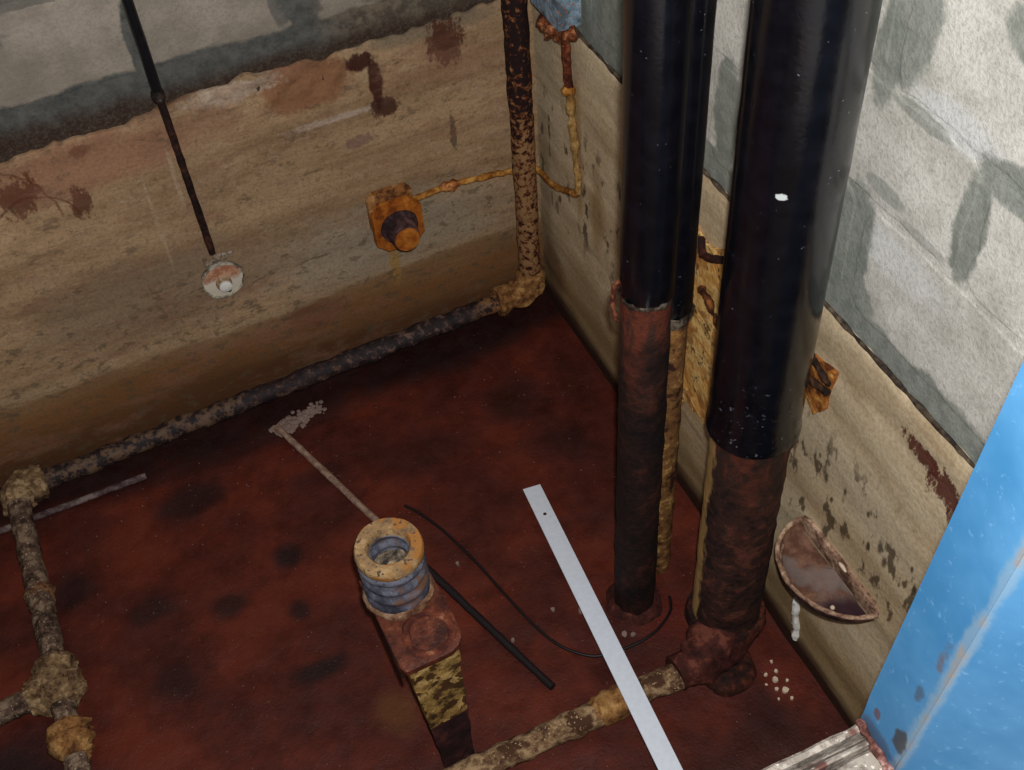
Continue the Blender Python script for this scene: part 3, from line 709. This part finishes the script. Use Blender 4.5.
bm = bmesh.new(); tube(bm, dense((-1.43, -.630, .038), (-1.482, -.632, .038), .006), [.043]*6+[.038, .036, .036], 24, 0.012, 48, seed=12)
obj('tee_branch', bm, crust, run)
bm = bmesh.new(); tube(bm, dense((-1.475, -.632, .036), (-1.72, -.640, .034), .012), .0255, 22, .006, 30, seed=13)
obj('branch_pipe', bm, lp, run)
bm = bmesh.new()
tube(bm, dense((-1.419, -.728, .038), (-1.419, -.803, .036), .005), [.034, .043, .046, .045, .040, .038, .043, .046, .045, .043, .040, .038, .035, .033, .03, .03], 26, 0.011, 48, seed=5)
obj('union_nut', bm, crust_or, run)
bm = bmesh.new(); tube(bm, dense((-1.419, -.66, .036), (-1.420, -.98, .034), .012), .026, 22, .005, 30, seed=15)
obj('end_pipe', bm, lp, run)

# conduit down the back wall ending in a round box
cx_ = -0.8125
cond = thing('conduit', 'thin black conduit dropping down the back wall to a round painted box', 'conduit', (cx_, -0.01, 0.42))
rod_k = plain('conduit_black', '#15161a', 0.35, 0, 0.4, 60, 0.2, 0.5)
bm = bmesh.new(); tube(bm, dense((cx_-.003, -.0165, .920), (cx_-.008, -.0145, 2.0), .05), .0105, 14, .0008, 30); obj('upper_conduit', bm, rod_k, cond)
bm = bmesh.new(); tube(bm, dense((cx_-.004, -.0165, .905), (cx_-.004, -.0165, .930), .005), [.011, .0135, .0135, .0135, .0135, .011], 14, .001, 60); obj('coupler', bm, rust('coupler_rust', '#1c1614', '#3a2c26', '#857a72', 60), cond)
bm = bmesh.new(); tube(bm, dense((cx_+.003, -.0125, .492), (cx_-.003, -.0150, .912), .02), .0080, 14, .0015, 40); obj('lower_conduit', bm, rust('conduit_rusty', '#171011', '#2a1a17', '#4a2c22', 50, rough=.6), cond)
bc = Vector((-.806, 0, .409)); rimm = rust('box_rim', '#4a4038', '#8d8474', '#b8b0a0', 60, fleck=('#3a2a22', .66))
bm = bmesh.new(); lathe(bm, bc, (0, -1, 0), [(.040, .0), (.046, .0), (.049, .006), (.0495, .017), (.048, .020), (.0465, .020), (.046, .015), (.040, .015)], 36, .0025, 50, 1, closed=True); obj('rim', bm, rimm, cond)
def cov():
    M = Mat('box_cover', 0.8, 0, .25); n = M.noise(60, 5, .7); X = M.xyz()
    c = M.mix(M.mr(n, .4, .6), S('#a0694c'), S('#c4967a'))
    zz = M.math('ADD', X['Z'], M.math('MULTIPLY', M.math('SUBTRACT', M.noise(35, 4, .6, off=2), .5), .06))
    c = M.mix(M.mr(zz, .002, -.016), c, S('#d6cdba')); M.color(c); M.bump(n, .4, .003); return M
bm = bmesh.new(); lathe(bm, bc, (0, -1, 0), [(0, .002), (.0455, .002), (.0460, .015), (.030, .0180), (0, .0185)], 36, .001, 50, 1); cover = obj('cover', bm, cov(), cond)
bm = bmesh.new(); lathe(bm, bc+Vector((0, 0, -.004)), (0, -1, 0), [(.0, .016), (.019, .016), (.018, .026), (.016, .028), (0, .028)], 26, .0015, 60, 2); obj('plug_ring', bm, rust('plug_ring', '#5a4030', '#8e7256', '#b09a7c', 60), cover)
bm = bmesh.new(); lathe(bm, bc+Vector((.001, 0, -.006)), (0, -1, 0), [(.0, .026), (.0145, .026), (.0145, .034), (.012, .036), (0, .0365)], 24, .001, 60, 2); obj('plug', bm, white, cover)
bm = bmesh.new(); lump(bm, bc+Vector((.006, -.020, -.030)), (.006, .004, .005), 2, .3, 60); obj('screw', bm, dark_r, cover)
bm = bmesh.new()
for i in range(16): lump(bm, bc+Vector((rng.uniform(-.025, .035), -.001, rng.uniform(.046, .064))), (rng.uniform(.004, .008), .004, rng.uniform(.004, .008)), 2, .6, 80, i)
obj('mortar_dab', bm, rust('dab', '#6a5a4a', '#8e7c68', '#a8988a', 50), cond)

# orange octagonal coupling on the back wall
fo = rust('fitting_orange', '#74380e', '#a05818', '#b87028', 40, .36, .6, bump=.5)
fd = rust('fitting_dark', '#2a1a1c', '#4a3434', '#6e5250', 40)
ft = thing('wall_fitting', 'orange rusted octagonal coupling with a plugged stub on the back wall', 'pipe fitting', (-.385, 0, .437))
fc = Vector((-.388, 0, .437))
def octo(bm, c, hw, hh, ch, y0, y1, bev):
    pts = [(hw-ch, -hh), (hw, -hh+ch), (hw, hh-ch), (hw-ch, hh), (-hw+ch, hh), (-hw, hh-ch), (-hw, -hh+ch), (-hw+ch, -hh)]
    prism(bm, [(c.x+a, y0, c.z+b) for a, b in pts], (0, y1-y0, 0), bev)
bm = bmesh.new(); octo(bm, fc+Vector((.000, 0, .012)), .055, .058, .014, .004, -.020, .003); rough_up(bm, .002, 40); obj('back_plate', bm, rust('fitting_tan', '#54301a', '#946032', '#b88a58', 35), ft)
bm = bmesh.new(); lathe(bm, fc, (0, -1, 0), [(0, .0), (.048, .0), (.048, .046), (0, .046)], 28, .002, 40); obj('neck', bm, fd, ft)
bm = bmesh.new(); octo(bm, fc, .060, .066, .026, -.040, -.064, .004); obj('flange', bm, fo, ft, flat_angle=25)
bm = bmesh.new(); lathe(bm, fc, (0, -1, 0), [(0, .060), (.046, .060), (.045, .070), (.037, .074), (.033, .112), (0, .112)], 30, .002, 40); stub = obj('stub', bm, fd, ft)
bm = bmesh.new(); lathe(bm, fc, (0, -1, 0), [(0, .110), (.030, .110), (.0305, .118), (.028, .122), (0, .122)], 30, .001, 40); obj('plug', bm, fo, stub)

# thin rusted tube from the fitting round the corner and up the right wall
tb = thing('rusted_tube', 'thin orange rusted tube from the wall fitting round the corner and up the right wall', 'tube', (-.21, -.02, .46))
tm = rust('tube_orange', '#7a4818', '#a8702e', '#c8954c', 60); td = rust('tube_redbrown', '#3a160e', '#5f2c1a', '#8a4a2a', 60)
bm = bmesh.new(); tube(bm, path([(-.332, -.018, .462), (-.24, -.016, .465), (-.12, -.014, .452), (-.055, -.014, .440), (-.020, -.018, .434), (-.014, -.050, .436), (-.014, -.10, .445), (-.014, -.15, .465), (-.014, -.20, .494), (-.015, -.235, .512), (-.014, -.244, .53)], .008), .0075, 12, .003, 60); obj('lower_tube', bm, tm, tb)
bm = bmesh.new(); tube(bm, dense((-.26, -.016, .4655), (-.215, -.016, .462), .005), [.009, .0125, .014, .0125, .0105, .0125, .0135, .012, .009, .009], 14, .006, 60); obj('union', bm, rust('union', '#5f3010', '#a06030', '#d09058', 60), tb)
bm = bmesh.new(); tube(bm, path([(-.012, -.244, .522), (-.012, -.232, .60), (-.012, -.215, .70), (-.012, -.206, .765)], .008), .0075, 12, .006, 50); obj('upright_tube', bm, rust('tube_ochre', '#7c5a2c', '#a07c48', '#bd9c68', 60), tb)
bm = bmesh.new(); tube(bm, dense((-.014, -.208, .765), (-.014, -.206, .785), .004), [.010, .0145, .0155, .0145, .010, .01], 14, .004, 60); obj('nut', bm, tm, tb)
bm = bmesh.new(); tube(bm, dense((-.014, -.206, .78), (-.016, -.200, .925), .01), .0095, 12, .003, 50); obj('drop_tube', bm, td, tb)
# blue-painted box at the top
jb = thing('junction_box', 'chipped blue box with a rusty lower rim high on the right wall near the corner', 'box', (-.03, -.19, .925))
bluechip = rust('blue_chipped', '#54606a', '#7d94a4', '#9db4c4', 40, fleck=('#b0653a', .66))
bm = bmesh.new(); box(bm, (-.052, -.245, .945), (.0, -.115, 1.09), .005); rough_up(bm, .002, 40); obj('body', bm, bluechip, jb)
bm = bmesh.new(); tube(bm, path([(-.020, -.262, .945), (-.044, -.245, .935), (-.050, -.20, .930), (-.045, -.165, .928), (-.030, -.15, .925), (-.012, -.145, .922)], .006), .012, 12, .012, 60); obj('rusty_rim', bm, rust('rim_rust', '#4a2414', '#7c4524', '#b87c58', 60), jb)
bm = bmesh.new(); tube(bm, dense((-.010, -.060, .945), (-.026, -.150, .905), .01), .008, 12, .003, 50); obj('strut', bm, dark_r, jb)

# half-round metal pan on the right wall
pan = thing('wall_pan', 'half-round rusty metal pan fixed to the right wall above a white lime run', 'pan', (0.0, -1.265, .40))
rim_m = rust('pan_rim', '#5a3e32', '#957560', '#c0a288', 50); out_m = rust('pan_outside', '#2a1816', '#4c302a', '#6a4a3c', 30)
def pan_mat():
    M = Mat('pan_inside', .85, 0, .15); n = M.noise(24, 5, .7); n2 = M.noise(10, 3, .6); nc = M.noise(16, 4, .6, color=True)
    c = M.mix(M.mr(n, .38, .62), S('#5e3f33'), S('#86634f')); c = M.mix(M.math('MULTIPLY', M.mr(n2, .5, .62), .7), c, S('#746a66'))
    c = M.mix(M.math('MULTIPLY', M.spot((-.055, -.085, -.03), (.075, .055, .08), .35, .5, ncol=nc), .95), c, S('#35222a'))
    M.color(c); M.bump(n, .6, .006); return M
pcy, pz, pa, pbx = -1.270, .408, .113, .098
def pan_ring(k, z, off=0.0): return [(-.004-(pbx*k+off)*math.sin(t), pcy+.010*math.sin(t)+(pa*k+off)*math.cos(t), z) for t in [math.pi*i/28 for i in range(29)]]
def pan_shell(off, flip):
    bm = bmesh.new(); prof = [(1.0, pz), (.985, pz-.012), (.93, pz-.024), (.80, pz-.032), (.55, pz-.034), (.25, pz-.030), (.02, pz-.022)]
    rows = [[bm.verts.new(p) for p in pan_ring(k, z-off, off)] for k, z in prof]
    for a, b in zip(rows, rows[1:]):
        for i in range(28): bm.faces.new((a[i], a[i+1], b[i+1], b[i]))
    return bm
bm = pan_shell(0.0, False); rough_up(bm, .003, 40, 2); obj('bowl', bm, pan_mat(), pan)
obj('outside', pan_shell(.004, True), out_m, pan)
bm = bmesh.new(); rr = pan_ring(1.0, pz, .002); tube(bm, rr, .0045, 10, .0015, 50)
obj('rim', bm, rim_m, pan)
bm = bmesh.new(); tube(bm, [(a_[0], a_[1], a_[2]-.016) for a_ in pan_ring(.94, pz)][6:26], .0035, 8, .0015, 50)
obj('inner_ridge', bm, rim_m, pan)
bm = bmesh.new(); prism(bm, [(.004, pcy-pa-.003, pz-.02), (.004, pcy-pa-.003, pz+.006), (.004, pcy-pa+.015, pz+.018), (.004, pcy+pa-.015, pz+.018), (.004, pcy+pa+.003, pz+.006), (.004, pcy+pa+.003, pz-.02)], (-.012, 0, 0), .003); rough_up(bm, .002, 40)
obj('back_bar', bm, rim_m, pan)
bm = bmesh.new(); lump(bm, (-.010, pcy-.015, pz+.018), (.004, .012, .004), 2, .4, 60); obj('flake', bm, cream, pan)
bm = bmesh.new(); lump(bm, (-.050, pcy-.055, pz-.030), (.005, .005, .004), 2, .4, 60); obj('chip', bm, cream, pan)

# spring buffer on a pedestal
bf = thing('spring_buffer', 'blue-grey coil spring with ochre top ring on a rusty saddle and pedestal', 'buffer', (-.735, -1.06, 0.0))
sx, sy_, z0 = -.7385, -.958, .40
steel_b = rust('spring_blue', '#2c2c36', '#494b58', '#70727f', 30, .36, .64, .5, .4, spec=.5, big=('#6e4f3e', 13, .60, .85))
ringm = rust('ring_ochre', '#6e5a46', '#9c7c56', '#bb9a6c', 30, .38, .62, fleck=('#5a4a44', .64), big=('#a8723a', 12, .5, .62))
bm = bmesh.new(); prof = []
for i in range(33):
    h = .018+.105*i/32; prof.append((.0575+.0035*math.cos((i/32)*2*math.pi*3.5), h))
inner = [(.037+.003*math.cos((1-i/32)*2*math.pi*3.5), .123-.105*i/32) for i in range(33)]
lathe(bm, (sx, sy_, z0), (0, 0, 1), prof+inner, 44, .001, 40, 1, closed=True)
obj('coil', bm, steel_b, bf)
bm = bmesh.new(); lathe(bm, (sx, sy_, z0), (0, 0, 1), [(.0365, .120), (.058, .120), (.0615, .126), (.0615, .140), (.059, .145), (.040, .145), (.0365, .140)], 44, .0015, 40, 2, closed=True); obj('top_ring', bm, ringm, bf)
bm = bmesh.new(); lathe(bm, (sx, sy_, z0), (0, 0, 1), [(.036, .0), (.064, .0), (.065, .012), (.060, .020), (.036, .020)], 44, .003, 40, 3, closed=True); obj('seat_ring', bm, rust('seat_ring', '#5a3a2a', '#8e6a4e', '#b0927a', 40), bf)
bm = bmesh.new(); lathe(bm, (sx, sy_, z0), (0, 0, 1), [(0, .0), (.036, .0), (.036, .075), (.026, .085), (0, .088)], 26, .006, 60, 3)
tube(bm, dense((sx-.022, sy_-.018, z0+.094), (sx+.022, sy_+.014, z0+.094), .005), .008, 10, .003, 60)
obj('core_bolt', bm, rust('core', '#3a3836', '#7a6a58', '#a9967a', 50), bf)
sad = rust('saddle_rust', '#3c1a12', '#62301f', '#8a5038', 28, .38, .62, .45, .6, spec=.5)
pts = [(-.797, -.905), (-.792, -1.108), (-.784, -1.120), (-.715, -1.118)]
pts += [(-.708+.040*math.sin(a), -1.078-.040*math.cos(a)) for a in (0.3, 0.7, 1.1, 1.4)] + [(-.668, -1.04), (-.672, -.95)]
pts += [(sx+.066*math.cos(a), sy_+.004+.066*math.sin(a)) for a in (0.6, 1.0, 1.5, 2.0, 2.5)]
bm = bmesh.new(); prism(bm, [(x, y, z0-.014) for x, y in pts], (0, 0, .014), .003); saddle = obj('saddle', bm, sad, bf, flat_angle=30)
bm = bmesh.new(); lathe(bm, (-.722, -1.064, z0), (0, 0, 1), [(.034, -.001), (.036, .003), (.042, .0045), (.048, .003), (.050, -.001)], 36, .004, 40, 4, closed=True); obj('weld_ring', bm, rust('weld', '#45201a', '#6e3826', '#a06a50', 26, .42, .66), saddle)
bm = bmesh.new()
box(bm, (-.794, -1.105, z0-.055), (-.787, -.915, z0-.013), .001); obj('side_web', bm, dark_r, saddle)
# pedestal: ochre-faced block on a dark one, narrowing downwards
def ped(name, za, zb, mat, seed):
    bm = bmesh.new(); n = 10; rows = []
    for i in range(n+1):
        t = za+(zb-za)*i/n; k = 1-t/(z0-.014)
        xl, xr = -.782+.026*k, -.684-.014*k
        ring = []
        for (x, y) in ((xl, -1.113-.034*k), (xr, -1.108-.034*k), (xr, -1.02-.03*k), (xl, -1.02-.03*k)): ring.append((x, y, t))
        full = []
        for a, b in zip(ring, ring[1:]+ring[:1]):
            for j in range(5):
                f = j/5; p = Vector(a).lerp(Vector(b), f); full.append(p)
        rows.append([bm.verts.new(p+Vector((.003*fb(p, 40, seed), .004*fb(p, 40, seed+2), 0))) for p in full])
    L = len(rows[0])
    for a, b in zip(rows, rows[1:]):
        for i in range(L): bm.faces.new((a[i], a[(i+1) % L], b[(i+1) % L], b[i]))
    bm.faces.new(rows[0][::-1]); bm.faces.new(rows[-1]); return obj(name, bm, mat, bf, smooth=False)
ped('upper_block', .185, z0-.0135, rust('ochre_block', '#3a2412', '#94743e', '#bd9c60', 24, .42, .58, bump=1.0, big=('#4a3018', 34, .56, .64)), 1.0)
ped('lower_block', -.004, .185, rust('dark_block', '#20100f', '#33181a', '#4a2620', 30), 3.0)

# long bar across the floor, short rod at the left, cable and pale strip
def bar_mat():
    M = Mat('bar', .7, 0, .3); n = M.noise(60, 5, .7); X = M.xyz()
    c = M.mix(M.mr(n, .4, .62), S('#7d5f50'), S('#a08674'))
    c = M.mix(M.mr(X['Y'], -.36, -.50), c, S('#1d1416')); M.color(c); M.bump(n, .5, .003); return M
br = thing('metal_bar', 'long thin bar across the floor behind the spring buffer, pale far end, dark near end', 'bar', (-.798, -.139, .0))
bm = bmesh.new(); tube(bm, dense((-.798, -.139, .012), (-.493, -1.07, .012), .02), .0085, 12, .0015, 40); obj('shaft', bm, bar_mat(), br)
bm = bmesh.new(); tube(bm, dense((-1.50, -.1405, .008), (-1.128, -.138, .009), .02), .0080, 12, .0012, 40)
tag(obj('metal_rod', bm, rust('rod_grey', '#3a2c2c', '#5a4a48', '#7d6c68', 50)), 'short grey rod on the floor near the back wall beside the left pipe', 'rod')
cab = [(-.60, -.50), (-.577, -.537), (-.546, -.608), (-.514, -.712), (-.493, -.803), (-.477, -.873), (-.459, -.936), (-.437, -.987), (-.407, -1.023), (-.372, -1.046), (-.306, -1.0545), (-.257, -1.0515), (-.2225, -1.040), (-.185, -1.015), (-.172, -.985)]
bm = bmesh.new(); tube(bm, path([(x, y, .006+max(0, fz(x, y))) for x, y in cab], .012), .0032, 10)
tag(obj('cable', bm, plain('cable_black', '#161012', .5, 0, .3)), 'thin dark cable curving over the muddy floor to the slim risers', 'cable')
stripm = plain('strip_white', '#e9f1fd', .5, 0, .08, 90, .05, .4)
d = Vector((-.068, -.740, .0865)).normalized(); a = Vector((-.3150, -.588, .007)); sd = Vector((1, -.11, 0)).normalized()*.0212
bm = bmesh.new()
b = a+d*1.00
prism(bm, [a-sd, a+sd, b+sd, b-sd], (0, 0, .005), .0006)
strip = obj('flat_strip', bm, stripm); tag(strip, 'pale blue-white flat strip resting across the rusty floor pipe', 'strip')
bm = bmesh.new(); hc = a+d*.092+Vector((0, 0, .005)); lathe(bm, hc, (0, 0, 1), [(0, -.0005), (.0042, -.0005), (.0040, .0006), (0, .0006)], 12)
obj('screw_hole', bm, dark_r, strip)
